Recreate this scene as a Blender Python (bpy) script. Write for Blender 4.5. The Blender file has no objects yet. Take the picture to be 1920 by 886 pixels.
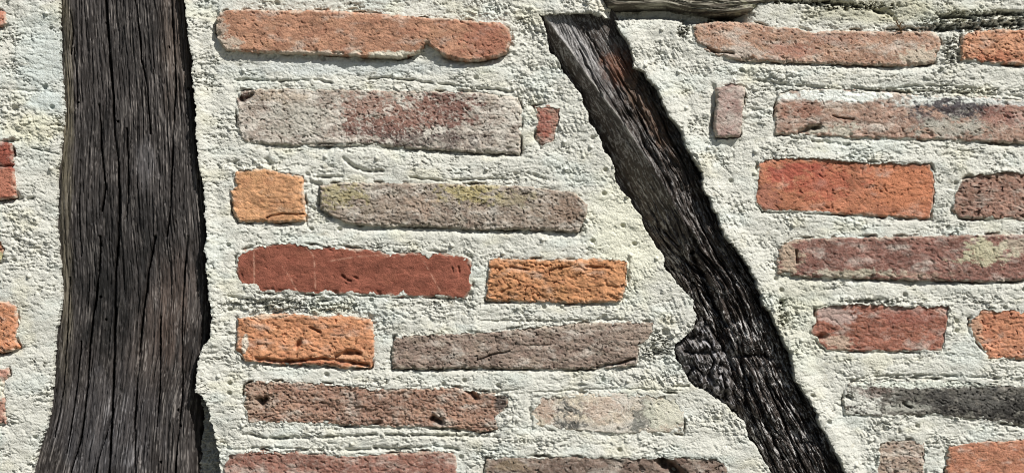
import bpy, math
import numpy as np

# ------------------------------------------------------------------ camera, sky, sun, exposure
RELIEF = 1.45
S = 0.00045                 # metres per photo pixel on the wall plane
ZC = 1.45                   # height of the picture centre above the ground
scene = bpy.context.scene
DIST = 2.0
cam_d = bpy.data.cameras.new('camera')
cam = bpy.data.objects.new('camera', cam_d)
scene.collection.objects.link(cam)
cam.location = (0, -DIST, ZC)
cam.rotation_euler = (math.radians(90), 0, 0)
cam_d.sensor_width = 36
cam_d.lens = 36 * DIST / (1920 * S)
cam_d.clip_start = 0.01
cam_d.clip_end = 500
scene.camera = cam

SUN = np.array([0.49, -0.60, 0.80])            # towards the sun
SUN = SUN / np.linalg.norm(SUN)
elev = math.asin(SUN[2])
world = bpy.data.worlds.new('World')
scene.world = world
world.use_nodes = True
wn = world.node_tree
sky = wn.nodes.new('ShaderNodeTexSky')
sky.sky_type = 'NISHITA'
sky.sun_disc = False
sky.sun_elevation = elev
sky.sun_rotation = math.atan2(SUN[0], SUN[1])
bg = wn.nodes['Background']
bg.inputs['Strength'].default_value = 0.05
wn.links.new(sky.outputs['Color'], bg.inputs['Color'])
sun_d = bpy.data.lights.new('sun', 'SUN')
sun_d.energy = 5.0
sun_d.angle = math.radians(0.5)
sun_d.color = (1.0, 0.97, 0.91)
sun = bpy.data.objects.new('sun', sun_d)
scene.collection.objects.link(sun)
sun.location = (2, -2, 4)
from mathutils import Vector
sun.rotation_euler = Vector(SUN).to_track_quat('Z', 'Y').to_euler()

scene.view_settings.view_transform = 'Standard'
scene.view_settings.look = 'None'
scene.view_settings.exposure = 0.12
scene.view_settings.gamma = 1.0
scene.view_settings.use_curve_mapping = False
scene.cycles.pixel_filter_type = 'BLACKMAN_HARRIS'
scene.cycles.filter_width = 1.0

# ------------------------------------------------------------------ noise toolbox (all in photo pixels)
def _perm(seed):
    r = np.random.RandomState(seed)
    p = r.permutation(1024).astype(np.int32)
    return np.concatenate([p, p]), r.uniform(0, 2 * np.pi, 1024).astype(np.float32), r.rand(1024, 3).astype(np.float32)
_cache = {}
def tab(seed):
    if seed not in _cache:
        p, a, r = _perm(seed)
        _cache[seed] = (p, np.cos(a), np.sin(a), r)
    return _cache[seed]

def gn(x, y, seed=0):
    """gradient noise, about -0.7..0.7"""
    p, gx, gy, _ = tab(seed)
    x = np.asarray(x, np.float32); y = np.asarray(y, np.float32)
    xi = np.floor(x); yi = np.floor(y)
    fx = x - xi; fy = y - yi
    xi = xi.astype(np.int32) & 1023; yi = yi.astype(np.int32) & 1023
    x1 = (xi + 1) & 1023; y1 = (yi + 1) & 1023
    u = fx * fx * fx * (fx * (fx * 6 - 15) + 10); v = fy * fy * fy * (fy * (fy * 6 - 15) + 10)
    h00 = p[p[xi] + yi]; h10 = p[p[x1] + yi]; h01 = p[p[xi] + y1]; h11 = p[p[x1] + y1]
    a = gx[h00] * fx + gy[h00] * fy
    b = gx[h10] * (fx - 1) + gy[h10] * fy
    c = gx[h01] * fx + gy[h01] * (fy - 1)
    d = gx[h11] * (fx - 1) + gy[h11] * (fy - 1)
    return (a + (b - a) * u) * (1 - v) + (c + (d - c) * u) * v

def fbm(x, y, sx, sy, octv, seed, gain=0.5):
    r = 0; a = 1.0; f = 1.0
    for k in range(octv):
        r = r + a * gn(x / sx * f + 13.7 * k, y / sy * f + 7.1 * k, seed + k)
        a *= gain; f *= 2.03
    return r

def ridged(x, y, sx, sy, octv, seed, gain=0.5):
    """thin sharp creases: 0 at crease, up to ~1 away from it"""
    r = 0; a = 1.0; f = 1.0; t = 0
    for k in range(octv):
        r = r + a * np.minimum(1, np.abs(gn(x / sx * f + 5.7 * k, y / sy * f + 3.1 * k, seed + k)) * 2.6)
        t += a
        a *= gain; f *= 2.03
    return r / t

def worley(x, y, sx, sy, seed, jit=1.0):
    p, _, _, rr = tab(seed)
    X = np.asarray(x, np.float32) / sx; Y = np.asarray(y, np.float32) / sy
    xi = np.floor(X).astype(np.int32); yi = np.floor(Y).astype(np.int32)
    f1 = np.full(X.shape, 9.0, np.float32); f2 = f1.copy(); idr = np.zeros(X.shape, np.float32)
    for dx in (-1, 0, 1):
        for dy in (-1, 0, 1):
            cx = xi + dx; cy = yi + dy
            h = p[p[cx & 1023] + (cy & 1023)]
            q = rr[h]
            d = (cx + 0.5 + jit * (q[..., 0] - 0.5) - X) ** 2 + (cy + 0.5 + jit * (q[..., 1] - 0.5) - Y) ** 2
            m = d < f1
            f2 = np.where(m, f1, np.minimum(f2, d))
            idr = np.where(m, q[..., 2], idr)
            f1 = np.where(m, d, f1)
    return np.sqrt(f1), np.sqrt(f2), idr

def sstep(a, b, x):
    t = np.clip((x - a) / (b - a), 0, 1)
    return t * t * (3 - 2 * t)

def seg_dist(x, y, a, b):
    ax, ay = a; bx, by = b
    dx, dy = bx - ax, by - ay
    t = np.clip(((x - ax) * dx + (y - ay) * dy) / (dx * dx + dy * dy + 1e-9), 0, 1)
    return np.sqrt((x - ax - t * dx) ** 2 + (y - ay - t * dy) ** 2)

def sdf(x, y, poly):
    """signed distance, positive inside"""
    n = len(poly); d = np.full(x.shape, 1e9, np.float32); ins = np.zeros(x.shape, bool)
    for i in range(n):
        a = poly[i]; b = poly[(i + 1) % n]
        d = np.minimum(d, seg_dist(x, y, a, b))
        c = ((a[1] > y) != (b[1] > y))
        if a[1] != b[1]:
            xx = (b[0] - a[0]) * (y - a[1]) / (b[1] - a[1]) + a[0]
            ins ^= c & (x < xx)
    return np.where(ins, d, -d)

def line_dist(x, y, pts):
    d = np.full(x.shape, 1e9, np.float32)
    for a, b in zip(pts[:-1], pts[1:]):
        d = np.minimum(d, seg_dist(x, y, a, b))
    return d

def apply_lines(h, X, Y, xs, ys, lines, seed, wob=2.0, solid=False):
    """carve polylines (pts, depth, width) into h; returns the groove mask"""
    mask = np.zeros(h.shape, np.float32)
    for k, (pts, dep, w) in enumerate(lines):
        px = [p[0] for p in pts]; py = [p[1] for p in pts]
        i0, i1 = np.searchsorted(xs, [min(px) - 14, max(px) + 14]); j0, j1 = np.searchsorted(ys, [min(py) - 14, max(py) + 14])
        if i1 <= i0 or j1 <= j0: continue
        sl = (slice(j0, j1), slice(i0, i1))
        x = X[sl]; y = Y[sl]
        xw = x + wob * 1.6 * gn(x / 14, y / 14, seed + k) + wob * 0.6 * gn(x / 5, y / 5, seed + k + 3)
        yw = y + wob * 1.6 * gn(x / 14 + 50, y / 14, seed + k) + wob * 0.6 * gn(x / 5 + 50, y / 5, seed + k + 3)
        d = line_dist(xw, yw, pts)
        mod = np.clip(0.7 + 1.3 * gn(x / 26, y / 22, seed + k + 7) + 1.0 * gn(x / 7, y / 6, seed + k + 9), 0.0, 1.5)
        if solid: mod = np.clip(1 + .9 * gn(x / 12, y / 12, seed + k + 7), .4, 1.4)
        g = np.exp(-(d / w) ** 2) * mod
        h[sl] -= dep * g
        mask[sl] = np.maximum(mask[sl], g)
    return mask

def lin(c, k=1.0):
    c = np.array(c, np.float32) / 255.0
    return np.where(c <= 0.04045, c / 12.92, ((c + 0.055) / 1.055) ** 2.4) * k

def desat(c, a):
    g = float(c @ np.array([.3, .6, .1], np.float32))
    return c * (1 - a) + g * a

def mixc(C, c, m):
    m = np.clip(m, 0, 1)[..., None]
    return C * (1 - m) + np.asarray(c, np.float32) * m

# the outline wobble shared by bricks and mortar
def warp(x, y):
    wx = 2.4 * gn(x / 17, y / 17, 901) + 2.2 * gn(x / 6.5, y / 6.5, 902) + 1.2 * gn(x / 3, y / 3, 903)
    wy = 2.4 * gn(x / 17, y / 17, 911) + 2.2 * gn(x / 6.5, y / 6.5, 912) + 1.2 * gn(x / 3, y / 3, 913)
    return x + wx, y + wy

def axis(lo, hi, step, far_lo=None, far_hi=None):
    a = np.arange(lo, hi + step, step, dtype=np.float64)
    def run(start, end, sgn):
        out = []; p = start; s = step
        while (p - end) * sgn < 0:
            s = min(s * 1.16, 260); p += s * sgn; out.append(p)
        if out: out[-1] = end
        return out
    L = run(a[0], far_lo, -1)[::-1] if far_lo is not None else []
    R = run(a[-1], far_hi, 1) if far_hi is not None else []
    return np.concatenate([L, a, R]).astype(np.float64)

# ------------------------------------------------------------------ mesh building
def height_mesh(name, X, Y, H, C, mask=None, back=60, A=None):
    """photo-pixel height field -> solid mesh with side walls running back into the wall.
    C colour (linear), A = second attribute (r: gloss/bump factor)"""
    ny, nx = X.shape
    if mask is None: mask = np.ones(X.shape, bool)
    idx = np.arange(nx * ny).reshape(ny, nx)
    fm = mask[:-1, :-1] & mask[1:, :-1] & mask[:-1, 1:] & mask[1:, 1:]
    q = np.stack([idx[:-1, :-1][fm], idx[1:, :-1][fm], idx[1:, 1:][fm], idx[:-1, 1:][fm]], 1)
    used = np.unique(q)
    remap = np.full(nx * ny, -1, np.int64); remap[used] = np.arange(len(used))
    q = remap[q]
    co = np.stack([(X.ravel()[used] - 960) * S, -H.ravel()[used] * S * RELIEF, (443 - Y.ravel()[used]) * S + ZC], 1)
    col = C.reshape(-1, 3)[used]
    # boundary edges
    e = np.concatenate([q[:, [0, 1]], q[:, [1, 2]], q[:, [2, 3]], q[:, [3, 0]]])
    n = len(used)
    key = np.minimum(e[:, 0], e[:, 1]) * n + np.maximum(e[:, 0], e[:, 1])
    u, inv, cnt = np.unique(key, return_inverse=True, return_counts=True)
    be = e[cnt[inv] == 1]
    bv = np.unique(be); bmap = np.full(n, -1, np.int64); bmap[bv] = n + np.arange(len(bv))
    bco = co[bv].copy(); bco[:, 1] = np.maximum(back * S, bco[:, 1] + 0.001)
    wq = np.stack([be[:, 1], be[:, 0], bmap[be[:, 0]], bmap[be[:, 1]]], 1)
    co = np.concatenate([co, bco]); col = np.concatenate([col, col[bv]])
    q = np.concatenate([q, wq])
    hh = -co[:, 1] / S
    hq = hh[q]; rng = hq.max(1) - hq.min(1)
    xz = co[:, [0, 2]][q]; wdt = np.maximum(np.abs(xz - xz[:, :1]).max((1, 2)) / S, .5)
    steep = rng / wdt >= 4.0                                     # cliffs get their own vertices: a crisp arris
    qs = q[steep]; n0 = len(co)
    co = np.concatenate([co, co[qs.ravel()]]); col = np.concatenate([col, col[qs.ravel()]])
    q[steep] = n0 + np.arange(qs.size).reshape(-1, 4)
    me = bpy.data.meshes.new(name)
    me.vertices.add(len(co)); me.vertices.foreach_set('co', co.astype(np.float32).ravel())
    me.loops.add(len(q) * 4); me.loops.foreach_set('vertex_index', q.astype(np.int32).ravel())
    me.polygons.add(len(q))
    me.polygons.foreach_set('loop_start', np.arange(0, len(q) * 4, 4, dtype=np.int32))
    me.polygons.foreach_set('loop_total', np.full(len(q), 4, np.int32))
    me.update(calc_edges=True)
    me.polygons.foreach_set('use_smooth', ~steep)
    ca = me.color_attributes.new('pigment', 'FLOAT_COLOR', 'POINT')
    rgba = np.ones((len(co), 4), np.float32); rgba[:, :3] = np.clip(col, 0, 1)
    ca.data.foreach_set('color', rgba.ravel())
    me.validate()
    return me

def make_obj(name, me, mat, parent=None):
    o = bpy.data.objects.new(name, me)
    scene.collection.objects.link(o)
    me.materials.append(mat)
    if parent: o.parent = parent
    return o

def tag(o, label=None, cat=None, group=None, kind=None):
    if label: o['label'] = label
    if cat: o['category'] = cat
    if group: o['group'] = group
    if kind: o['kind'] = kind
    return o

# ------------------------------------------------------------------ materials
def material(name, rough, fine, bump, var=0.25, spec=0.3, stretch=(1, 1, 1), rough_var=0.0):
    m = bpy.data.materials.new(name); m.use_nodes = True
    t = m.node_tree; N = t.nodes; L = t.links
    b = N['Principled BSDF']
    b.inputs['Roughness'].default_value = rough
    b.inputs['Specular IOR Level'].default_value = spec
    at = N.new('ShaderNodeAttribute'); at.attribute_name = 'pigment'
    tc = N.new('ShaderNodeTexCoord')
    mp = N.new('ShaderNodeMapping'); mp.inputs['Scale'].default_value = stretch
    L.new(tc.outputs['Object'], mp.inputs['Vector'])
    n1 = N.new('ShaderNodeTexNoise'); n1.inputs['Scale'].default_value = fine; n1.inputs['Detail'].default_value = 6
    n1.inputs['Roughness'].default_value = 0.65
    L.new(mp.outputs['Vector'], n1.inputs['Vector'])
    mr = N.new('ShaderNodeMapRange'); mr.inputs['From Min'].default_value = 0.25; mr.inputs['From Max'].default_value = 0.75
    mr.inputs['To Min'].default_value = 1 - var; mr.inputs['To Max'].default_value = 1 + var
    L.new(n1.outputs['Fac'], mr.inputs['Value'])
    vm = N.new('ShaderNodeVectorMath'); vm.operation = 'SCALE'
    L.new(at.outputs['Color'], vm.inputs[0]); L.new(mr.outputs['Result'], vm.inputs['Scale'])
    L.new(vm.outputs['Vector'], b.inputs['Base Color'])
    n2 = N.new('ShaderNodeTexNoise'); n2.inputs['Scale'].default_value = fine * 1.4; n2.inputs['Detail'].default_value = 5
    n2.inputs['Roughness'].default_value = 0.6
    L.new(mp.outputs['Vector'], n2.inputs['Vector'])
    bp = N.new('ShaderNodeBump'); bp.inputs['Strength'].default_value = 1.0; bp.inputs['Distance'].default_value = bump
    L.new(n2.outputs['Fac'], bp.inputs['Height']); L.new(bp.outputs['Normal'], b.inputs['Normal'])
    if rough_var:
        m2 = N.new('ShaderNodeMapRange'); m2.inputs['To Min'].default_value = rough - rough_var; m2.inputs['To Max'].default_value = rough + rough_var
        L.new(n1.outputs['Fac'], m2.inputs['Value']); L.new(m2.outputs['Result'], b.inputs['Roughness'])
    return m

M_MORTAR = material('lime_mortar', 0.92, 800, 0.0008, 0.08, 0.1)
M_BRICK = material('fired_clay', 0.9, 800, 0.0008, 0.16, 0.12)
M_POST = material('weathered_oak', 0.6, 700, 0.0007, 0.30, 0.35, (1, 1, 0.10), 0.12)
M_BRACE = material('charred_oak', 0.58, 420, 0.0009, 0.30, 0.4, (1, 1, 0.8), 0.12)
M_BEAM = material('silvered_oak', 0.75, 600, 0.0007, 0.30, 0.25, (0.12, 1, 1))

# ------------------------------------------------------------------ outlines traced in photo pixels
POST_L = [(112,-60),(112,0),(111,30),(113,75),(111,100),(115,150),(120,200),(117,250),(111,295),(107,350),(106,400),(108,443),(111,480),(114,520),(116,543),(112,593),(105,633),(102,683),(97,743),(90,793),(75,833),(64,868),(58,900),(48,960)]
POST_R = [(345,-60),(346,0),(348,30),(353,75),(360,125),(360,145),(362,175),(367,210),(365,250),(370,290),(378,340),(383,400),(386,443),(384,470),(388,520),(392,570),(397,600),(392,636),(380,648),(368,683),(365,730),(372,765),(375,800),(372,830),(368,886),(366,960)]
BR_L = [(985,-20),(1000,6),(1012,28),(1025,65),(1033,95),(1050,120),(1075,160),(1093,185),(1105,220),(1120,250),(1135,285),(1150,310),(1155,340),(1175,370),(1200,405),(1218,443),(1240,475),(1250,508),(1280,538),(1297,558),(1305,600),(1300,618),(1283,632),(1267,645),(1265,665),(1277,687),(1290,712),(1305,725),(1335,738),(1365,763),(1395,793),(1404,815),(1425,850),(1447,886),(1480,940)]
BR_L_SM = [(985,-20),(1012,28),(1050,120),(1105,220),(1150,310),(1200,405),(1240,475),(1280,540),(1310,610),(1345,690),(1385,770),(1425,850),(1447,886),(1480,940),(1680,1340)]
BR_R = [(1120,-20),(1152,32),(1158,50),(1180,85),(1190,125),(1210,140),(1230,165),(1245,200),(1260,225),(1275,245),(1285,275),(1300,300),(1315,325),(1318,350),(1330,375),(1345,405),(1357,443),(1385,470),(1400,493),(1420,528),(1430,568),(1450,598),(1465,628),(1480,663),(1490,688),(1490,713),(1510,738),(1525,763),(1538,793),(1555,823),(1570,853),(1585,886),(1612,940)]
BR_R_SM = [(1120,-20),(1160,50),(1240,190),(1300,300),(1357,430),(1415,525),(1460,620),(1495,715),(1540,800),(1585,886),(1612,940),(1812,1340)]
BRACE_HOLE = [(1012,28)] + BR_L[3:] + [(1680,1340),(1812,1340)] + BR_R[::-1][:-2] + [(1152,34),(1130,30),(1085,25),(1050,27)]
KNOT = [(1303,618),(1285,636),(1267,648),(1264,666),(1277,689),(1291,713),(1305,726),(1340,742),(1372,768),(1392,770),(1386,735),(1376,700),(1364,668),(1347,640),(1332,615),(1318,596)]
BEAM = [(1118,-160),(1128,-10),(1140,12),(1152,17),(1190,14),(1250,13),(1300,22),(1345,28),(1385,27),(1405,23),(1412,17),(1425,8),(1470,2),(1560,2),(1600,-8),(1700,-30),(1740,-60),(1740,-160)]
RECESS = [(366,735),(380,742),(388,765),(396,795),(402,825),(410,850),(413,900),(412,960),(360,960),(366,840)]

MORT = lin((212,211,202), 0.92)
WHITE = lin((222,222,216), 0.9)
LILAC = lin((176,160,160), 1.0)

# brick table: outline, colour, heights and stains -----------------------------------------
# H height above mean mortar, under = how far mortar is cut back below it, rough = surface relief, pale = bloom amount
K = 1.0
def B(poly, col, label, H=2.0, under=5, left=2, over=0, rough=1.0, pale=0.15, edge=2.5, spots=(), cracks=(), cover=0.0, tilt=0.0, mottle=0.25, scratch=()):
    return dict(poly=poly, col=col, label=label, H=H, under=under, left=left, over=over, rough=rough, pale=pale, edge=edge, spots=spots, cracks=cracks, cover=cover, tilt=tilt, mottle=mottle, scratch=scratch)
GREY = (176,168,160)
BRICKS = [
 B([(-210,18),(4,20),(11,24),(13,35),(11,46),(0,50),(-210,50)], (196,112,84), 'thin sliver of orange-red brick cut by the upper left corner of the picture'),
 B([(-260,266),(10,267),(24,269),(27,310),(31,370),(5,374),(-260,375)], (150,64,46), 'dark red brick left of the wide post, redder above and paler below', H=4, under=9, rough=.6, pale=.05,
   spots=[(0,345,60,32,(182,104,80),1.0,.15)], cracks=[([(-200,312),(-50,310),(26,312)],3,2)]),
 B([(-230,444),(0,446),(7,452),(8,470),(5,486),(0,492),(-230,490)], (190,122,84), 'tiny yellow-stained brick end at the left edge between two larger bricks',H=0,
   spots=[(0,480,30,12,(190,180,130),.9,.3)]),
 B([(-280,563),(17,564),(32,575),(35,613),(30,633),(37,650),(20,658),(0,661),(-280,660)], (206,122,70), 'bright orange brick end left of the wide post', H=4, under=6),
 B([(-180,688),(17,688),(19,703),(10,713),(8,733),(12,758),(11,793),(0,795),(-180,795)], (176,116,100), 'pinkish brick end smeared with white at the lower left edge',
   spots=[(0,728,22,22,(212,208,200),.9,.3)]),

 B([(406,38),(412,26),(425,20),(460,19),(500,21),(610,20),(750,30),(800,34),(850,36),(900,42),(935,43),(955,55),(959,75),(950,100),(930,108),(900,114),(860,115),(838,108),(822,98),(800,82),(788,98),(765,105),(750,110),(700,107),(610,103),(550,102),(460,98),(425,94),(408,72)],
   (182,120,90), 'long proud salmon-red brick with rounded ends at the top, its shadow beneath it', H=10, under=9, left=7, rough=.5, pale=.06,
   spots=[(425,85,26,20,(190,172,160),.8,.5),(410,50,16,40,(178,160,150),.7,.5),(740,103,60,7,(214,206,194),.9,.5),(560,100,110,5,(214,196,184),.7,.6),(915,75,50,40,(168,88,68),.5,.4)]),
 B([(443,175),(470,168),(550,165),(650,168),(750,170),(850,172),(900,173),(972,183),(979,205),(977,250),(974,289),(900,286),(800,280),(700,272),(600,274),(500,270),(455,265),(445,235)],
   (158,138,132), 'long greyish-pink brick veiled in white bloom with dark red showing on its right half', H=2, under=7, rough=.9, pale=.55,
   spots=[(720,240,80,30,(122,74,68),.9,.6),(830,205,60,40,(124,78,72),.9,.6),(770,215,70,30,(150,104,94),.8,.6),(690,200,60,30,(158,112,100),.7,.6),(560,225,60,40,(172,164,158),.6,.5),(800,262,110,14,(104,90,90),.7,.8),(455,180,16,12,(96,62,60),.9,.4),(520,180,60,12,(186,160,140),.5,.5)],
   cracks=[([(445,178),(456,188),(470,178)],6,4),([(560,270),(700,270)],2,1.5)]),
 B([(1002,198),(1027,195),(1057,197),(1050,225),(1040,268),(1015,277),(1004,255),(1006,225)], (166,112,98), 'small wedge-shaped pink brick chip next to the long white-bloomed brick', H=-1, under=1, cover=.2,
   spots=[(1022,235,14,26,(160,82,68),.8,.5)]),
 B([(440,321),(470,318),(500,316),(525,322),(570,330),(573,415),(520,417),(447,416),(436,395),(433,358),(441,350)], (207,137,80), 'short almost square yellow-orange brick beside the wide post', H=3, under=3, over=2, rough=.7, pale=.03,
   cracks=[([(500,408),(530,400),(570,402)],3,1.6)]),
 B([(600,348),(640,342),(700,343),(800,343),(900,346),(1000,350),(1080,362),(1102,385),(1100,405),(1085,434),(1000,431),(900,430),(800,424),(700,424),(650,418),(620,404),(600,390)],
   (148,126,116), 'long brown-grey brick with mustard lichen stains, right of the square orange brick', H=4, under=7, left=5, rough=1.1, pale=.3,
   spots=[(640,365,40,24,(160,146,92),.7,.6),(880,362,60,18,(172,154,92),.8,.6),(960,375,40,14,(160,146,110),.5,.6),(790,385,30,22,(170,138,122),.6,.5),(1060,395,40,26,(140,108,92),.6,.5)]),
 B([(444,480),(455,468),(500,458),(550,453),(600,460),(680,466),(725,473),(800,472),(850,475),(882,483),(888,508),(885,543),(870,561),(825,557),(725,556),(700,553),(640,551),(585,552),(550,548),(485,549),(477,538),(450,535),(442,508)],
   (150,72,50), 'long smooth brick-red brick with thin pale scratches and a pitted dimple', H=0, under=1, rough=.28, pale=.0, edge=4,
   spots=[(560,483,80,8,(188,130,104),.6,.5),(460,520,14,34,(176,132,108),.7,.6),(652,522,22,12,(190,140,112),.7,.7),(455,500,14,24,(150,84,64),.6,.4)],
   cracks=[([(641,517),(646,520)],2.2,2.2),([(652,524),(657,526)],2.5,2),([(664,519),(668,521)],1.6,2),([(648,530),(650,531)],1.2,1.6),([(860,500),(861,508)],1.2,1.5),([(848,503),(849,508)],1,1.4)],
   scratch=[[(573,460),(588,480),(590,500),(592,552)],[(530,500),(545,522),(558,548)],[(620,489),(660,482),(700,478),(740,482)],[(476,470),(477,545)],[(790,480),(825,545)],[(660,466),(668,474)]]),
 B([(917,487),(930,484),(1050,486),(1120,483),(1177,488),(1176,533),(1170,550),(1163,566),(1065,568),(950,565),(911,563),(914,518)], (198,124,64), 'short ochre-orange brick with crackled face, right of the smooth red brick', H=2, under=2, rough=1.6, pale=.03, edge=1.5,
   cracks=[([(960,500),(990,506)],3,2),([(1030,506),(1070,498)],2,1.6),([(1100,500),(1140,502)],2.5,2),([(940,548),(955,540)],2,2)]),
 B([(445,596),(500,588),(550,587),(600,593),(650,590),(695,598),(702,618),(703,663),(695,688),(650,690),(600,684),(525,683),(460,676),(443,658),(444,618)],
   (206,126,72), 'short orange brick with a crumbling lower edge and a small white fleck at its left', H=3, under=2, rough=1.1, pale=.05,
   spots=[(460,645,7,18,(216,200,190),.95,.3),(570,680,130,6,(176,96,58),.9,.4),(640,670,50,8,(206,150,110),.6,.6),(500,592,40,5,(206,180,160),.6,.5)],
   cracks=[([(480,672),(540,678),(600,672),(640,676),(690,684)],5,3),([(630,668),(650,660),(672,662)],6,4),([(555,650),(562,640)],5,4),([(580,612),(600,622)],3,2)]),
 B([(740,630),(780,626),(850,624),(900,622),(1000,612),(1080,606),(1180,602),(1225,604),(1226,620),(1200,650),(1195,685),(1125,691),(1020,692),(900,689),(800,692),(735,690),(735,650)],
   (142,116,108), 'long purplish-brown brick with a split along its middle, reaching towards the knotty brace', H=1, under=3, rough=1.0, pale=.18,
   spots=[(1190,625,40,24,(160,136,126),.6,.5),(1000,612,200,8,(168,150,140),.5,.6)],
   cracks=[([(895,675),(930,662),(955,658)],2.6,1.5),([(1120,688),(1165,680),(1190,672)],5,2.5),([(985,648),(1030,646)],1,1.2)]),
 B([(457,722),(480,713),(560,715),(650,722),(730,728),(850,725),(900,733),(940,738),(955,743),(952,763),(932,785),(935,806),(900,810),(850,803),(800,800),(700,800),(620,795),(550,793),(465,792),(458,760)],
   (158,112,94), 'long brown pitted brick with a blackened right end', H=1, under=2, over=1, rough=1.5, pale=.22,
   spots=[(940,752,16,18,(74,66,66),.9,.3),(480,750,36,34,(156,128,112),.6,.5),(700,770,60,30,(128,92,80),.5,.6)],
   cracks=[([(486,748),(492,758),(498,748)],9,5),([(812,784),(826,790)],12,5),([(875,730),(892,746)],7,4),([(700,798),(712,790)],6,4)]),
 B([(998,742),(1050,737),(1150,733),(1285,738),(1283,813),(1150,815),(1050,806),(1000,800),(994,765)],
   (194,174,160), 'faint brick almost hidden under limewash with two sooty grey blots', H=-.5, under=1, rough=.5, pale=.5, edge=7, cover=.3,
   spots=[(1072,775,27,30,(78,78,80),.9,.75),(1205,785,26,30,(98,100,100),.8,.8),(1130,768,40,22,(188,156,142),.6,.6),(1020,768,20,26,(180,146,132),.8,.5),(1250,775,40,36,(206,202,190),.8,.4)],
   cracks=[([(1080,808),(1140,814),(1200,818),(1270,816)],5,1.8)]),
 B([(428,850),(445,845),(490,843),(550,846),(650,853),(725,850),(830,843),(857,853),(860,900),(858,942),(420,945),(420,870)],
   (152,96,84), 'maroon brick cut by the bottom edge beside the foot of the wide post', H=1, over=2, under=2, rough=1.0, pale=.2),
 B([(912,860),(950,854),(1100,856),(1245,855),(1350,858),(1365,873),(1366,942),(905,942),(908,880)],
   (128,102,94), 'dull brown brick cut by the bottom edge with a black gash on its right', H=1, over=1, under=2, rough=1.0, pale=.2,
   spots=[(960,870,40,14,(140,118,92),.6,.5)], cracks=[([(1240,862),(1262,880),(1290,905)],16,8)]),

 B([(1298,50),(1310,44),(1350,41),(1400,42),(1450,50),(1500,53),(1525,60),(1570,57),(1650,58),(1750,60),(1760,70),(1765,90),(1752,118),(1700,124),(1600,121),(1500,118),(1400,114),(1350,108),(1325,95),(1305,80)],
   (178,128,106), 'long dusty pink brick below the horizontal beam, right of the brace top', H=3, under=6, left=3, rough=.55, pale=.25, edge=3,
   spots=[(1390,100,70,12,(190,172,166),.8,.5),(1720,105,40,16,(196,180,166),.8,.5),(1480,95,50,14,(178,108,92),.5,.5),(1560,75,60,14,(168,108,90),.4,.5)],
   cracks=[([(1318,88),(1340,98),(1375,100)],4,2)]),
 B([(1805,65),(1830,57),(1880,55),(2000,56),(2180,58),(2180,122),(1960,123),(1900,121),(1840,117),(1805,112),(1800,92)],
   (198,128,90), 'orange brick at the top right edge below crumbling dark mortar', H=2, under=2, left=4, rough=1.1, pale=.08,
   spots=[(1870,110,60,12,(184,96,62),.6,.5)]),
 B([(1343,165),(1370,160),(1397,163),(1394,200),(1387,255),(1365,258),(1342,257),(1338,235),(1343,200)],
   (160,124,122), 'small upright mauve brick piece standing alone right of the brace', H=9, under=-4, left=9, rough=.6, pale=.3),
 B([(1458,175),(1480,168),(1560,165),(1650,172),(1750,178),(1850,182),(1960,190),(2180,195),(2180,275),(1960,271),(1850,266),(1750,262),(1600,259),(1500,252),(1452,252),(1454,210)],
   (166,124,110), 'long pink brick washed white along its top with purple-black stains to the right', H=1, under=4, rough=.8, pale=.3, edge=1.5,
   spots=[(1560,179,130,14,(224,226,230),.95,.35),(1800,189,140,12,(216,220,226),.85,.5),(1800,206,80,20,(70,62,72),.95,.6),(1740,225,40,16,(112,98,102),.6,.6),(1560,243,50,12,(188,182,172),.8,.5),(1790,240,70,20,(170,166,160),.7,.6),(1890,215,50,24,(160,102,92),.7,.4),(1500,205,34,22,(164,104,86),.6,.5),(1900,190,60,8,(200,200,206),.8,.4)],
   cracks=[([(1500,248),(1518,240),(1536,238)],9,4),([(1562,218),(1580,222),(1600,224)],4,1.3)]),
 B([(1422,305),(1440,298),(1475,294),(1530,296),(1600,300),(1620,305),(1680,304),(1745,307),(1752,325),(1755,360),(1745,410),(1650,406),(1550,400),(1430,395),(1416,380),(1420,325)],
   (188,104,64), 'large vivid red-orange brick right of the brace, redder towards its left end', H=0, under=2, over=2, rough=.62, pale=.04, edge=1.5,
   spots=[(1480,325,50,20,(176,70,54),.8,.5),(1435,375,26,30,(168,100,84),.7,.5),(1700,350,70,50,(202,114,66),.7,.5),(1540,340,70,30,(180,78,54),.6,.5)]),
 B([(1800,338),(1825,328),(1880,322),(1960,320),(2140,322),(2140,412),(1960,412),(1850,411),(1800,408),(1786,395),(1790,365)],
   (156,108,94), 'brown-pink brick at the right edge beside the vivid red-orange brick', H=0, under=1, over=2, rough=1.2, pale=.2),
 B([(1465,460),(1490,448),(1600,444),(1700,443),(1800,440),(1960,438),(2180,440),(2180,520),(1960,520),(1900,526),(1850,528),(1750,526),(1600,522),(1500,519),(1455,512),(1458,480)],
   (140,88,80), 'long dark maroon brick with a yellow lichen patch at the right edge', H=3, under=6, rough=.9, pale=.15, edge=4,
   spots=[(1480,485,24,30,(186,160,140),.8,.5),(1850,472,46,22,(188,180,150),.85,.7),(1905,460,40,18,(190,176,160),.6,.5),(1600,512,90,8,(186,178,160),.7,.6),(1720,515,60,6,(180,150,134),.5,.6)],
   cracks=[([(1493,470),(1494,492)],4,2)]),
 B([(1530,576),(1560,570),(1625,568),(1640,570),(1700,574),(1780,571),(1782,588),(1775,620),(1768,657),(1700,659),(1550,658),(1535,645),(1520,622),(1528,600)],
   (160,88,68), 'red-brown brick with a mauve upper left corner between the maroon brick and the charcoal brick', H=-1, under=1, over=2, rough=.8, pale=.15, edge=2,
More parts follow.
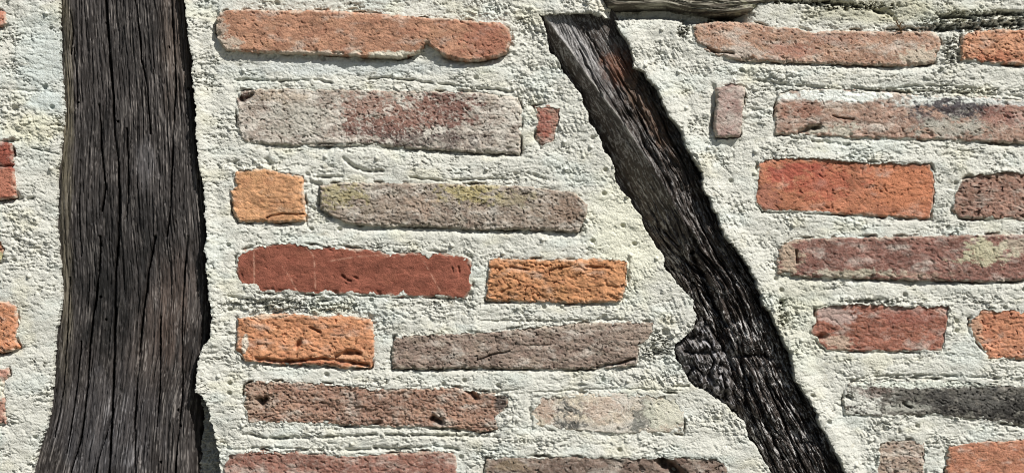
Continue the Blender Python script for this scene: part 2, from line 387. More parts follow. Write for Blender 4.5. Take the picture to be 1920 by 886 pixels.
   spots=[(1565,590,44,20,(180,150,148),.85,.4),(1575,640,30,14,(190,160,144),.8,.5),(1700,590,60,20,(150,80,70),.5,.4)],
   cracks=[([(1530,632),(1548,630)],8,4)]),
 B([(1818,598),(1840,578),(1920,580),(2070,582),(2070,672),(1920,673),(1855,672),(1835,645),(1818,618)],
   (200,118,76), 'orange brick with a slanted left end at the right edge', H=0, under=1, rough=1.0, pale=.1, edge=3,
   spots=[(1830,620,14,30,(196,150,124),.7,.4)]),
 B([(1588,720),(1610,713),(1700,709),(1800,712),(1920,722),(2140,730),(2140,805),(1920,798),(1850,788),(1750,778),(1650,781),(1585,778),(1580,750)],
   (104,98,96), 'long charcoal-grey sooty brick fading to white at its left end', H=0, under=2, rough=.9, pale=.1, edge=4,
   spots=[(1612,752,50,36,(210,206,206),.9,.9),(1640,730,34,14,(124,98,94),.7,.6),(1740,718,150,10,(216,218,216),.9,.5),(1770,752,80,20,(74,70,71),.8,.6),(1880,765,110,30,(52,49,50),.9,.9),(1840,745,50,20,(96,92,92),.7,.6),(1690,765,50,10,(180,176,172),.6,.6)],
   cracks=[([(1694,755),(1708,764)],5,2),([(1588,741),(1596,746)],6,3)]),
 B([(1650,830),(1670,825),(1720,824),(1735,830),(1733,942),(1640,942),(1642,880)],
   (164,134,122), 'narrow mauve-pink brick piece cut by the bottom edge right of the brace', H=0, left=2, under=2, pale=.3),
 B([(1780,835),(1820,827),(1920,822),(2070,822),(2070,942),(1772,942),(1774,870)],
   (188,112,78), 'smooth terracotta brick in the bottom right corner', H=1, under=2, rough=.5, pale=.08),
]

# ------------------------------------------------------------------ the mortar bed
xs = axis(-40, 1960, 1.3, -3400, 5400)
ys = axis(-40, 926, 1.3, -1700, 443 + ZC / S)
X, Y = np.meshgrid(xs, ys); X = X.astype(np.float32); Y = Y.astype(np.float32)
WX, WY = warp(X, Y)

Hm = 4.0 * fbm(X, Y, 150, 90, 2, 10) + 1.9 * fbm(X, Y, 48, 30, 3, 20)
rough_amt = np.clip(0.34 + 1.7 * fbm(X, Y, 80, 45, 3, 30), 0.08, 1.4)
def ell(cx, cy, rx, ry, soft=.5):
    d = np.sqrt(((X - cx) / rx) ** 2 + ((Y - cy) / ry) ** 2) + 0.5 * gn(X / 24, Y / 24, 41)
    return 1 - sstep(1 - soft, 1 + soft, d)
crumb = np.clip(1.6 * fbm(X, Y, 70, 40, 2, 50) - 0.25, 0, 0.55)
for e in [(530,572,165,16,1.1),(760,590,140,12,.6),(1240,640,55,45,.8),(985,110,40,90,.6),(455,308,60,14,1.0),(1850,42,100,12,1.5),(1720,58,70,7,.8),(1440,142,70,16,.8),(1784,105,18,36,.9),(1788,600,14,45,.8),(40,215,50,45,.6),(1130,8,60,18,1.2),(1400,200,50,60,.4),(1640,560,80,6,.9),(1750,172,160,9,.8),(1170,600,60,40,.5),(960,780,20,40,.7),(1040,180,30,60,.5),(50,430,60,60,.5),(590,360,14,40,.7),(1290,60,14,30,.8)]:
    crumb = np.maximum(crumb, e[4] * ell(*e[:4]))
for e in [(88,110,50,66),(85,190,34,22),(660,127,230,13),(650,297,260,12),(880,445,300,10),(1690,545,170,10),(1700,690,190,12),(560,703,120,8),(660,700,300,7),(1850,145,80,14),(60,380,40,20),(80,600,36,60),(660,830,160,8)]:
    m = ell(*e); rough_amt *= 1 - .7 * m; crumb *= 1 - .85 * m
for e in [(1175,440,60,110),(1120,330,30,50),(1390,880,40,60),(1540,640,30,110)]:
    m = ell(*e); rough_amt *= 1 - .6 * m; crumb *= 1 - .7 * m
rd = sdf(X, Y, BRACE_HOLE)
near_brace = (sstep(-170, -60, rd))
near_brace = np.maximum(near_brace * 0.9, 0)
th = math.radians(62)                                   # direction of the brace, strokes of the trowel follow it
A1 = X * math.cos(th) + Y * math.sin(th); A2 = -X * math.sin(th) + Y * math.cos(th)
tx_hor = fbm(X, Y, 22, 5.5, 3, 70, .7)
tx_dia = fbm(A1, A2, 26, 5.5, 3, 80, .7)
vert = sstep(20, -30, np.minimum(np.abs(X - 415) - 0, 60)) * 0
crease = ridged(WX + 6 * gn(X / 20, Y / 20, 62), WY, 24, 11, 2, 61, .6)
iso = -2.6 * np.clip(1 - crease * 3.2, 0, 1) * np.clip(.4 + 2 * gn(X / 40, Y / 30, 63), 0, 1) 
Hm += rough_amt * (iso + 1.5 * tx_hor * (1 - near_brace) + 3.0 * tx_dia * near_brace)
pla = fbm(X + 6 * gn(X / 16, Y / 16, 87), Y + 6 * gn(X / 16, Y / 16, 88), 13, 7, 4, 90, .72)
Hm += (.25 + .9 * rough_amt) * 4.0 * np.minimum(pla, .06 + .10 * gn(X / 12, Y / 12, 89))    # trowelled plates, torn between
Hm += (.4 + .5 * rough_amt) * .6 * fbm(X, Y, 3.6, 3.2, 2, 86, .7)                       # sand
cm = fbm(X + 8 * gn(X / 15, Y / 15, 95), Y + 8 * gn(X / 15, Y / 15, 97), 10, 5.5, 3, 96, .6) + .25 * gn(X / 50, Y / 35, 98) - .05
comma = sstep(.33, .48, cm) * (.2 + .9 * rough_amt)
Hm -= 3.4 * comma
grit = np.zeros(X.shape, np.float32)
for e in [(1850,46,110,13,1),(1860,27,90,7,.8),(1600,12,75,7,.8),(1500,3,60,5,.8),(1700,56,40,5,.8),(1640,565,50,4,.7),(1785,95,14,26,.5),(560,572,130,12,.35),(1235,650,26,26,.4),(1020,560,60,6,.3),(1750,170,150,5,.4),(1468,590,10,24,.5),(1282,55,9,20,.8)]:
    grit = np.maximum(grit, e[4] * ell(*e[:4]))
Hm -= grit * 17 * sstep(.0, .32, fbm(X, Y, 10, 5, 4, 99, .7) + .05)
# crumbs and lumps
f1, f2, wid = worley(WX + 5 * gn(X / 9, Y / 9, 104), WY + 5 * gn(X / 9, Y / 9, 105), 15, 10, 100)
Hm += crumb * (6.0 * sstep(.04, .30, f2 - f1) * (wid - .25) - 1.2)
f1, f2, wid = worley(WX + 3 * gn(X / 5, Y / 5, 106), WY, 7.5, 5.5, 101)
Hm += crumb * 3.0 * sstep(.04, .3, f2 - f1) * (wid - .3)
f1, f2, wid = worley(X, Y, 31, 29, 102)
Hm -= 6.5 * np.clip(1 - (f1 / (.06 + .12 * wid)) ** 2, 0, 1) * (wid > .94)     # blow holes
f1, f2, wid = worley(X, Y, 47, 43, 103)
Hm += 4.0 * np.clip(1 - (f1 / (.10)) ** 2, 0, 1) * (wid > .8)                   # stuck grains
MC = np.broadcast_to(MORT, X.shape + (3,)).astype(np.float32).copy()
MC = mixc(MC, lin((210,216,210), .92), np.clip(sstep(.0, .5, fbm(X, Y, 110, 60, 3, 110)) * .55, 0, .6))
MC = mixc(MC, lin((220,214,184), .92), sstep(.12, .6, fbm(X, Y, 80, 50, 3, 115)) * .3)
for e, c, a in [((88,110,50,66),(204,214,212),.6),((85,190,34,22),(204,214,212),.6),((660,127,230,13),(212,218,218),.6),((60,240,50,30),(228,222,190),.5),((1175,440,70,120),(236,234,214),.8),((1640,20,150,24),(184,180,150),.55),((1180,12,60,16),(222,214,188),.4),((1500,590,60,120),(206,204,180),.35)]:
    MC = mixc(MC, lin(c, .88), ell(*e) * a)
MC = mixc(MC, lin((150,140,112), .8), sstep(.35, .8, fbm(X, Y, 26, 16, 3, 120)) * .35)
MC = mixc(MC, lin((176,176,160), .85), sstep(.1, .7, fbm(X, Y, 9, 6, 3, 125)) * .35)

lines = [
 ([(440,150),(475,150),(525,152),(590,150),(622,156)],6,2.2),([(690,150),(720,146),(765,149),(820,158),(900,166),(960,172)],7,2.4),
 ([(645,298),(662,312),(690,322),(716,320)],7,3),([(770,332),(825,338),(900,336),(970,334)],6,2.2),([(575,326),(600,332),(640,331)],7,3),
 ([(455,812),(500,821),(600,819),(700,814),(820,816),(935,818)],8,2.6),([(425,842),(500,838),(600,843),(740,841),(820,836),(860,842)],6,2.4),
 ([(895,600),(1000,602),(1100,600),(1170,598)],5,2),([(1490,162),(1600,165),(1660,172),(1740,170),(1820,174),(1915,180)],6,2.2),
 ([(1525,264),(1560,268),(1592,272)],6,3),([(1590,712),(1640,706),(1700,702),(1800,705),(1915,712)],5,2),([(60,277),(90,284),(112,290)],5,2),
 ([(0,268),(24,262),(36,264)],9,3.5),([(1545,4),(1600,10),(1640,18),(1672,27)],16,4),([(1470,2),(1540,8)],16,4),([(1765,32),(1800,30),(1830,31),(1880,24),(1925,27)],20,4.5),
 ([(1740,54),(1800,52),(1860,46),(1925,44)],20,5),([(1665,54),(1730,54)],12,3),([(1590,566),(1660,562)],7,4),([(1470,604),(1466,570)],6,5),([(1478,620),(1484,600)],4,3),
 ([(30,370),(45,374),(60,372)],9,3.5),([(1335,37),(1358,35),(1378,35)],26,3.4),([(452,166),(446,176),(450,200)],6,3),([(470,716),(458,726)],8,4),([(1262,726),(1290,722)],6,2.4),([(1590,778),(1660,782)],4,1.8),
 ([(440,304),(445,314),(448,320)],9,5),([(500,300),(508,308)],9,5),([(1278,64),(1286,52),(1288,40)],10,5),([(1802,98),(1800,112)],9,5),([(598,390),(612,402),(622,408)],9,4),
 ([(560,338),(600,345)],4,3),([(1010,330),(978,322),(968,328)],6,4),([(700,838),(760,842)],6,2.5),([(1500,262),(1520,256)],5,3),([(1640,712),(1780,706)],3,2),
 ([(1650,172),(1700,162),(1760,160),(1830,166)],5,2.2),([(1420,150),(1470,158),(1500,160)],5,2.5),([(505,560),(560,566),(620,562)],6,3),([(430,555),(470,562),(500,575)],7,3),
 ([(905,740),(980,728)],4,2),([(1000,735),(1100,729),(1200,728),(1280,733)],3,1.6),([(0,166),(40,170),(80,172)],3,2),([(1360,60),(1370,52)],4,3),
]
gm = apply_lines(Hm, X, Y, xs, ys, lines, 300)
for (cx, cy, r, dep) in [(83,163,5,8),(28,205,6,5),(94,53,3,5),(20,262,5,6),(1686,205,3,4),(1310,668,3,3),(1248,622,7,7),(1232,660,8,8),(1466,565,5,7),(375,697,0.1,0),(1020,575,4,5),(1500,452,3,4),(1380,60,3,5),(1435,152,4,6),(1375,800,3,3)]:
    d = np.hypot(X - cx, Y - cy) + 1.5 * gn(X / 5, Y / 5, 130)
    Hm -= dep * (1 - sstep(r * .5, r * 1.3 + .1, d))

# mortar profile round each brick
DB = np.full(X.shape, -999, np.float32)
EDGE = np.full(X.shape, 2.0, np.float32)
dbase = np.zeros(X.shape, np.float32)
for k, b in enumerate(BRICKS):
    P = np.array(b['poly'], float); x0, y0 = P.min(0); x1, y1 = P.max(0)
    i0, i1 = np.searchsorted(xs, [x0 - 50, x1 + 50]); j0, j1 = np.searchsorted(ys, [y0 - 50, y1 + 50])
    sl = (slice(j0, j1), slice(i0, i1))
    wx = WX[sl]; wy = WY[sl]
    d = sdf(wx, wy, b['poly'])
    yy = Y[sl]; xx = X[sl]
    outside = np.clip(-d, 0, 60)
    fall = np.exp(-(outside / 8.0) ** 2)
    # which side of the brick we are on
    ymid_t = np.interp(xx, [x0, x1], [y0, y1]) * 0 + (y0 + y1) / 2
    below = sstep(.30, .5, (yy - ymid_t) / (y1 - y0)) ; above = sstep(.30, .5, (ymid_t - yy) / (y1 - y0))
    leftm = sstep(8, -4, xx - x0) * (1 - below * .5)
    n = 0.6 + 1.3 * gn(xx / 60, yy / 40, 400 + k)
    dbase[sl] += fall * (-b['under'] * below * np.clip(n + .35, .35, 1.5) - b['left'] * leftm + b['over'] * above * 1.2)
    # crevices where mortar has shrunk from the brick
    cr = np.clip(gn(xx / 30, yy / 30, 430 + k) * 2.6 - .30, 0, 1)
    crb = below * np.clip(.30 + 1.9 * gn(xx / 40, yy / 40, 435 + k), 0, 1) * (b['cover'] == 0)
    crl = leftm * np.clip(.1 + 1.6 * gn(xx / 30, yy / 30, 437 + k), 0, 1)
    wcr = 1.9 + 1.2 * gn(xx / 20, yy / 20, 436 + k)
    dbase[sl] -= np.maximum(14 * cr, 16 * np.maximum(crb, crl)) * np.exp(-((d + 1.2) / wcr) ** 2)
    up = d > DB[sl]
    DB[sl] = np.where(up, d, DB[sl])
    EDGE[sl] = np.where(up, b['edge'] * (.2 + 1.9 * np.clip(.4 + 1.8 * gn(xx / 24, yy / 24, 460 + k) + .6 * gn(xx / 8, yy / 8, 461 + k), 0, 1.6)) + 14 * b['cover'] * np.clip(gn(xx / 20, yy / 12, 480 + k), 0, 1), EDGE[sl])
Hm += dbase
# upright mauve piece: mortar hugging it
inside = np.clip(DB - EDGE, 0, None)
tex_fade = sstep(-2, 4, DB)
Hm = Hm * (1 - .35 * tex_fade)
Hm -= np.minimum(inside * 9.0, 34)
# post, recess, brace, beam openings
post_poly = POST_L + POST_R[::-1]
post_poly = [(112,-1750)] + POST_L + [(48,3700),(366,3700)] + POST_R[::-1] + [(345,-1750)]
dp = sdf(X + (WX - X) * 1.1 + 4 * gn(X / 30, Y / 30, 915) - 3.5 * np.abs(gn(X / 10, Y / 10, 916)) * np.sign(X - 230), Y + (WY - Y) * .8, post_poly)
right_of_post = sstep(200, 300, X)
Hm += 5.0 * sstep(-30, -3, dp) * right_of_post
Hm -= np.minimum(np.clip(dp, 0, None) * 34, 75)
Hm -= .2 * np.clip(2.5 + dp, 0, 5) * (dp < 3)            # rounded lip
dr = sdf(WX, WY, RECESS)
dr = dr + 4 * gn(X / 9, Y / 9, 140)
rec = sstep(-1.5, 1.5, dr)
Hm = Hm - 40 * rec + rec * (9 * fbm(X, Y, 16, 12, 4, 141, .7) + 5 * sstep(840, 870, Y) * gn(X / 9, Y / 9, 142))
MC = mixc(MC, lin((206,204,196), .8), rec * .6)
TX = X + (WX - X) * 1.0 + 5 * gn(X / 26, Y / 26, 905) - 3.5 * np.abs(gn(X / 11, Y / 11, 906)) * sstep(-30, 30, X - 1000 - (Y - 28) * .57 - 90)
TY = Y + (WY - Y) * 1.3 + 5 * gn(X / 26, Y / 26, 907)
dbr = sdf(TX, TY, BRACE_HOLE)
rs = np.clip((X - np.interp(Y, [p[1] for p in BR_L_SM], [p[0] for p in BR_L_SM])) / 100.0, 0, 1)
Hm += (1 + 6 * rs) * sstep(-45, -4, dbr)
Hm -= np.minimum(np.clip(dbr, 0, None) * 34, 85)
Hm -= .2 * np.clip(2.5 + dbr, 0, 5) * (dbr < 3)
dbe = sdf(WX, WY, BEAM)
Hm -= 27 * sstep(-26, -15, dbe) * sstep(1120, 1160, X) * sstep(1420, 1370, X) * (Y > 0)
Hm -= np.minimum(np.clip(dbe - 1, 0, None) * 5, 60) * sstep(1480, 1390, X) + np.minimum(np.clip(dbe - 6, 0, None) * 3, 60) * sstep(1390, 1480, X)

flat_far = (sstep(-60, -400, X) + sstep(1980, 2400, X) + sstep(-60, -400, Y) + sstep(950, 1300, Y))
mortar = make_obj('mortar_wall', height_mesh('mortar_wall', X, Y, Hm, MC, back=560), M_MORTAR)
tag(mortar, 'cream lime mortar wall face filling the gaps between bricks and old timbers', 'wall')
del f1, f2, wid, tx_hor, tx_dia, A1, A2

# ------------------------------------------------------------------ the bricks
for k, b in enumerate(BRICKS):
    P = np.array(b['poly'], float); x0, y0 = P.min(0); x1, y1 = P.max(0)
    bx = np.arange(x0 - 9, x1 + 9, 1.3); by = np.arange(y0 - 9, y1 + 9, 1.3)
    x, y = np.meshgrid(bx, by); x = x.astype(np.float32); y = y.astype(np.float32)
    wx, wy = warp(x, y)
    d = sdf(wx, wy, b['poly'])
    sd = 1000 + 20 * k
    r = b['rough']
    ox = x + 731 * k; oy = y + 377 * k
    gs = .72 + .75 * np.random.RandomState(77 + k).rand()
    ox = ox / gs; oy = oy / gs
    h = b['H'] + 1.6 * fbm(ox, oy, 120, 60, 2, 500) + b['tilt'] * (y - (y0 + y1) / 2)
    h = h + r * (1.5 * fbm(ox, oy, 30, 20, 3, 510, .6) + .68 * fbm(ox, oy, 7, 5, 3, 520, .75)) + .3 * fbm(ox, oy, 4, 4, 2, 525)
    ch = ridged(ox + 6 * gn(ox / 20, oy / 20, 540), oy, 26, 15, 2, 530, .5)
    h -= r * 1.3 * np.clip(1 - ch * 2.4, 0, 1)                  # hairline creases
    pit = sstep(.34, .5, fbm(ox + 9 * gn(ox / 14, oy / 14, 552), oy + 9 * gn(ox / 14, oy / 14, 553), 8, 5.5, 3, 550, .6) + .28 * gn(ox / 45, oy / 30, 554) - .06)
    h -= 3.2 * pit * min(r, 1.3) * (.35 + .9 * np.random.RandomState(177 + k).rand())
    gmask = apply_lines(h, x, y, bx, by, [(p_, dd_ * 1.7 + 1, w_) for p_, dd_, w_ in b['cracks']], 600 + k, wob=1.6, solid=True)
    # worn arris, then the sides running back into the wall
    rad = 4.5 + 3 * gn(ox / 25, oy / 25, 560)
    t = np.clip(1 - d / rad, 0, 1)
    h -= 3.2 * t ** 2
    chip = np.clip(fbm(ox, oy, 16, 12, 2, 570) * 2.2 - .35, 0, 1) * np.clip(1 - d / 12, 0, 1)
    h -= 5.5 * chip
    h -= np.minimum(np.clip(-d, 0, None) * 7, 45)
    # pigment
    base = desat(lin(b['col'], K), .33) * np.array([1.0, 1.02, .92], np.float32)
    C = np.broadcast_to(base, x.shape + (3,)).astype(np.float32).copy()
    n1 = fbm(ox, oy, 60, 34, 3, 580, .6); n2 = fbm(ox, oy, 14, 10, 3, 590, .6)
    C *= (1 + .38 * n1 + .40 * n2)[..., None]
    C = mixc(C, base * np.array([.80, .72, .72]), sstep(.05, .5, fbm(ox, oy, 34, 22, 3, 600)) * .6)
    C = mixc(C, base * np.array([1.12, 1.18, 1.12]), sstep(.1, .5, fbm(ox, oy, 40, 24, 3, 610)) * .45)
    pale = b['pale']
    if pale > 0:
        lime = lin((212,206,196), .95)
        m = sstep(.60 - .75 * pale, 1.25 - .6 * pale, .5 + .8 * fbm(ox, oy, 52, 26, 5, 630, .6))
        C = mixc(C, lime, m * min(.85, .35 + pale))
        m = sstep(.15, .45, fbm(ox, oy, 5, 4, 2, 640)) * (.05 + pale)
        C = mixc(C, lime, m * .4)
        for (cx, cy, rx, ry, c, a, sf) in b['spots']:
            q = np.sqrt(((x - cx) / rx) ** 2 + ((y - cy) / ry) ** 2) + sf * 1.7 * fbm(ox, oy, 26, 17, 5, 620, .75)
            C = mixc(C, desat(lin(c, K), .28) * np.array([1.0, 1.02, .93], np.float32), a * (1 - sstep(.65, 1.12, q)))
        # curling flakes of limewash
        fl = ridged(ox + 9 * gn(ox / 9, oy / 9, 645), oy + 9 * gn(ox / 9, oy / 9, 646), 15, 11, 2, 648)
        C = mixc(C, lime, np.clip(1 - fl * 3.2, 0, 1) * np.clip(pale * 1.6 - .1, 0, .8))
        h += .8 * np.clip(1 - fl * 3.2, 0, 1) * np.clip(pale * 1.3 - .1, 0, .8)
    for pts in b['scratch']:
        dl = line_dist(x + 1.2 * gn(x / 7, y / 7, 668), y + 1.2 * gn(x / 7, y / 7, 669), pts)
        C = mixc(C, lin((206, 160, 138)), np.exp(-(dl / 1.3) ** 2) * np.clip(.35 + gn(x / 10, y / 10, 670), 0, .8))
    # mortar dust clinging to the rim
    rim = np.clip(1 - (d - 1) / (3.5 + 5 * np.clip(gn(ox / 18, oy / 18, 650) * 2, 0, 1)), 0, 1) * np.clip(.45 + 1.5 * gn(ox / 13, oy / 11, 655), 0, 1)
    C = mixc(C, lin((208,200,184), .9), rim * .75)
    C = mixc(C, base * .35, (sstep(.42, .62, fbm(ox, oy, 7, 6, 2, 660))) * .45)
    me = height_mesh('brick', x, y, h, C, d > -5.5, back=75)
    o = make_obj('brick', me, M_BRICK)
    tag(o, b['label'], 'brick', 'old bricks laid in the mortar')

# ------------------------------------------------------------------ wide upright post
ny_ = axis(-40, 926, 1.5, -1680, 443 + ZC / S - 10)
uu = np.concatenate([[-.16, -.12, -.09, -.06, -.04], np.arange(-.025, 1.026, .0046), [1.04, 1.06, 1.09, 1.12, 1.16]])
def smooth_interp(y, pts, w):
    py = np.array([p[1] for p in pts], float); px = np.array([p[0] for p in pts], float)
    r = 0
    for o_ in np.linspace(-w, w, 9): r = r + np.interp(y + o_, py, px)
    return r / 9
pl = smooth_interp(ny_, POST_L, 60); pr = smooth_interp(ny_, POST_R, 110)
xl = pl[:, None]; xr = pr[:, None]; yy_ = ny_[:, None]; xr = xr + 1 - 9 * sstep(640, 760, yy_)
U, Yp = np.meshgrid(uu, ny_)
Xp = xl + (xr - xl) * U
U = U.astype(np.float32); Yp = Yp.astype(np.float32); Xp = Xp.astype(np.float32)
sW = U * 262                                                # across-the-grain coordinate
sG = sW + 4.5 * fbm(sW, Yp, 60, 260, 2, 700) + 1.6 * fbm(sW, Yp, 14, 60, 2, 705)
g1 = fbm(sG, Yp, 3.4, 150, 4, 710, .75); g2 = fbm(sG, Yp, 12, 330, 2, 720); g3 = fbm(sG, Yp, 2.2, 60, 3, 730, .75)
Hp = -9 + 1.8 * g2 + 2.0 * g1 + 1.1 * g3 + 3 * fbm(Xp, Yp, 110, 300, 2, 735)
rg = ridged(sG, Yp, 16, 420, 2, 740)
Hp -= 2.6 * np.clip(1 - rg * 3.6, 0, 1)                       # natural checks
rg2 = ridged(sG, Yp, 7, 160, 2, 743)
Hp -= 1.8 * np.clip(1 - rg2 * 3.0, 0, 1)
post_cracks = [
 ([(195,-40),(195,0),(200,50),(203,100),(210,175),(212,240),(218,290),(222,360),(220,443),(215,500),(213,590),(212,660),(208,768),(202,886),(198,930)],18,1.9),
 ([(318,-40),(320,0),(322,60),(328,150),(323,225),(321,300),(318,380),(312,443)],12,1.5),([(183,195),(188,275),(195,350),(188,395)],12,1.5),
 ([(235,240),(238,300),(238,380),(233,410)],10,1.3),([(252,0),(260,60),(263,110),(272,150),(278,220),(280,250)],9,1.2),
 ([(185,443),(185,493),(180,543),(172,593),(165,653),(160,743),(150,818),(130,886)],13,1.7),([(290,443),(277,508),(267,583),(260,653),(255,718),(250,793),(252,900)],13,1.6),
 ([(350,443),(345,508),(340,568),(340,668),(340,743),(332,818),(325,900)],12,1.6),([(210,768),(195,820),(182,860),(175,900)],10,1.5),([(300,593),(298,720),(292,800)],9,1.2),
 ([(135,90),(142,150),(140,200)],8,1.6),([(130,20),(134,60),(131,100)],6,1.4),([(148,300),(146,400),(150,480)],6,1.2),([(128,520),(124,620),(118,720),(100,820)],7,1.3),([(150,640),(140,740),(122,850)],7,1.2),([(335,0),(340,60),(343,130)],6,1.2)]
gp = np.zeros(Hp.shape, np.float32)
rows = (Yp[:, 0] > -60) & (Yp[:, 0] < 960)
sub = np.where(rows)[0]; sl = slice(sub[0], sub[-1] + 1)
for k, (pts, dep, w) in enumerate(post_cracks):
    xx = Xp[sl]; yy = Yp[sl]
    lo = min(p[0] for p in pts) - 12; hi = max(p[0] for p in pts) + 12
    cols = np.where(((xx > lo) & (xx < hi)).any(0))[0]
    if len(cols) == 0: continue
    cs = slice(cols[0], cols[-1] + 1)
    xx = xx[:, cs]; yy = yy[:, cs]
    d = line_dist(xx + 1.8 * gn(xx / 30, yy / 40, 750 + k) + .8 * gn(xx / 9, yy / 9, 751 + k), yy, pts)
    mod = np.clip(.8 + 1.0 * gn(xx / 60, yy / 60, 770 + k), .15, 1.3)
    g = np.exp(-(d / w) ** 2) * mod
    Hp[sl, cs] -= dep * g; gp[sl, cs] = np.maximum(gp[sl, cs], g)
f1, f2, wid = worley(sG, Yp, 22, 26, 790)
hole = np.clip(1 - (f1 / (.05 + .06 * wid)) ** 2, 0, 1) * (wid > .985)
Hp -= 9 * hole                                                  # woodworm holes
eL = np.clip(1 - (U * 262) / 16, 0, 4); eR = np.clip(1 - ((1 - U) * 262 + 3 * gn(Xp / 20, Yp / 20, 795)) / 11, 0, 6)
Hp -= 5 * eL ** 1.6 + 16 * eR ** 1.3
Hp = np.maximum(Hp, -72)
dark = lin((34, 29, 27)); mid = lin((78, 73, 71)); pal = lin((172, 164, 158))
PC = np.broadcast_to(dark, Xp.shape + (3,)).astype(np.float32).copy()
fib = np.clip(.36 + 1.15 * fbm(sG, Yp, 2.8, 120, 4, 800, .75) + .45 * fbm(sG, Yp, 26, 160, 3, 810), 0, 1)
PC = mixc(PC, mid, fib * .95)
fib2 = sstep(.2, .9, fbm(sG, Yp, 2.2, 90, 4, 820, .75) + .55 * fbm(sG, Yp, 40, 90, 3, 825))
PC = mixc(PC, pal, fib2 * .55)
def pell(cx, cy, rx, ry):
    return 1 - sstep(.3, 1.2, np.sqrt(((Xp - cx) / rx) ** 2 + ((Yp - cy) / ry) ** 2) + .5 * fbm(Xp, Yp, 20, 60, 2, 830))
for cx, cy, rx, ry, c, a in [(330,60,40,160,(128,108,92),.25),(320,560,46,130,(126,100,84),.2),(290,650,60,90,(116,96,84),.18),(122,250,14,400,(120,112,90),.5),(122,560,14,200,(120,112,96),.5)]:
    PC = mixc(PC, lin(c), pell(cx, cy, rx, ry) * a * (0.3 + fib))
for cx, cy, rx, ry, f in [(200,500,90,130,.34),(200,600,56,90,.34),(290,480,50,60,.55),(215,380,90,50,.6),(240,60,60,110,.62),(190,250,70,60,.7),(300,420,70,60,.6)]:
    PC = mixc(PC, PC * f, pell(cx, cy, rx, ry))
for cx, cy, rx, ry, c, a in [(200,800,120,110,(120,122,132),.35),(270,310,30,50,(172,170,174),.5),(180,860,80,60,(120,124,132),.3)]:
    PC = mixc(PC, lin(c), pell(cx, cy, rx, ry) * a * (0.2 + fib2))
post = make_obj('timber_post', height_mesh('timber_post', Xp, Yp, Hp, PC, back=420), M_POST)
tag(post, 'wide upright weathered dark oak post with deep vertical cracks, flaring at its foot', 'timber post')

# ------------------------------------------------------------------ slanting brace
bxs = axis(955, 1640, 1.15, None, 1850); bys = axis(-30, 926, 1.15, None, 1330)
x, y = np.meshgrid(bxs, bys); x = x.astype(np.float32); y = y.astype(np.float32)
Lx = smooth_interp(y[:, 0], BR_L_SM, 14)[:, None]; Rx = smooth_interp(y[:, 0], BR_R_SM, 14)[:, None]
inset = np.minimum(x - (Lx - 14), (Rx + 10) - x) * .87       # distance to the buried edge
body = inset > 0
u = (x - Lx) / (Rx - Lx)
s = (u * 135).astype(np.float32); t = (y * 1.14).astype(np.float32)
s = s + 6 * fbm(s, t, 40, 120, 2, 850) + 2.0 * fbm(s, t, 12, 30, 2, 855)
# bend of the grain round the small knot hole
kd = np.hypot(x - 1290, (y - 487) * .8); s = s + 12 * np.exp(-(kd / 34) ** 2) * np.sign(x - 1288 - (y - 487) * .5) 
Ridge = [(1018,28),(1065,90),(1090,125),(1115,160),(1140,195),(1170,235),(1200,280),(1228,322),(1262,372),(1300,440),(1335,500),(1345,560),(1385,640),(1415,720),(1460,800),(1500,886),(1540,980),(1720,1340)]
rx_ = smooth_interp(y[:, 0], Ridge, 8)[:, None] + 4 * gn(x / 60, y / 34, 856) + 1.6 * gn(x / 14, y / 12, 857)
lf = (rx_ - x) * .87                                          # left of the ridge is the turned-away flank
flank_amt = np.interp(y, [0, 300, 420, 520, 640, 700, 1400], [1, 1, .7, .55, .25, .22, .22])
hb = -6 - np.clip(lf, 0, 60) * .85 * flank_amt - np.clip(-lf - 30, 0, 200) * .05
low = sstep(300, 520, y)                                      # lower half is chewed and stringy
up = 1 - low
hb += up * (1.5 * fbm(s, t, 5, 90, 3, 860, .6) + 1.0 * fbm(s, t, 2.6, 26, 2, 865))
chew = sstep(.0, .25, u - .42 + .25 * fbm(x, y, 50, 50, 2, 868)) * sstep(70, 190, y)
am = np.maximum(low, chew * .8)
rgb_ = ridged(s, t, 17, 190, 3, 870, .6)
hb += am * (6.5 * rgb_ - 5)
tj = (t + 14 * gn(s / 9, t / 40, 881)) * .55
hb += am * (8.5 * ridged(s, tj, 8, 42, 3, 880, .7) - 5 + 2.6 * fbm(s, tj, 3, 14, 3, 883, .8) + 7 * fbm(s, t, 22, 60, 3, 885, .6))
rb = ridged(x + 10 * gn(x / 20, y / 20, 887), y, 34, 16, 2, 888, .6)
hb -= am * 4 * np.clip(1 - rb * 4, 0, 1) * np.clip(2 * gn(x / 60, y / 50, 889), 0, 1)                      # breaks across the fibres
rgc = ridged(s, t, 24, 300, 2, 895)
hb -= 14 * np.clip(1 - rgc * 3.4, 0, 1) * (.2 + .8 * am)
brace_cracks = [([(1300,475),(1322,520),(1335,560),(1350,590),(1362,610)],18,5),([(1262,500),(1290,520),(1320,545),(1345,600),(1372,640)],7,2.5),([(1318,600),(1345,635),(1362,660),(1376,690)],16,5),
 ([(1380,668),(1405,666),(1430,668),(1447,672)],9,4),([(1285,482),(1290,490)],16,6),([(1232,425),(1240,428)],10,4),([(1405,690),(1412,730),(1440,800),(1470,860)],8,3),([(1420,528),(1405,500),(1392,480)],8,4),
 ([(1088,95),(1110,140),(1130,180)],5,1.6),([(1100,60),(1135,120)],4,1.6),([(1440,560),(1455,610),(1475,660)],8,4),([(1384,640),(1396,700),(1402,760)],9,3),([(1350,480),(1372,520),(1385,560)],6,2.5)]
gb = apply_lines(hb, x, y, bxs, bys, brace_cracks, 900, wob=2.5, solid=True)
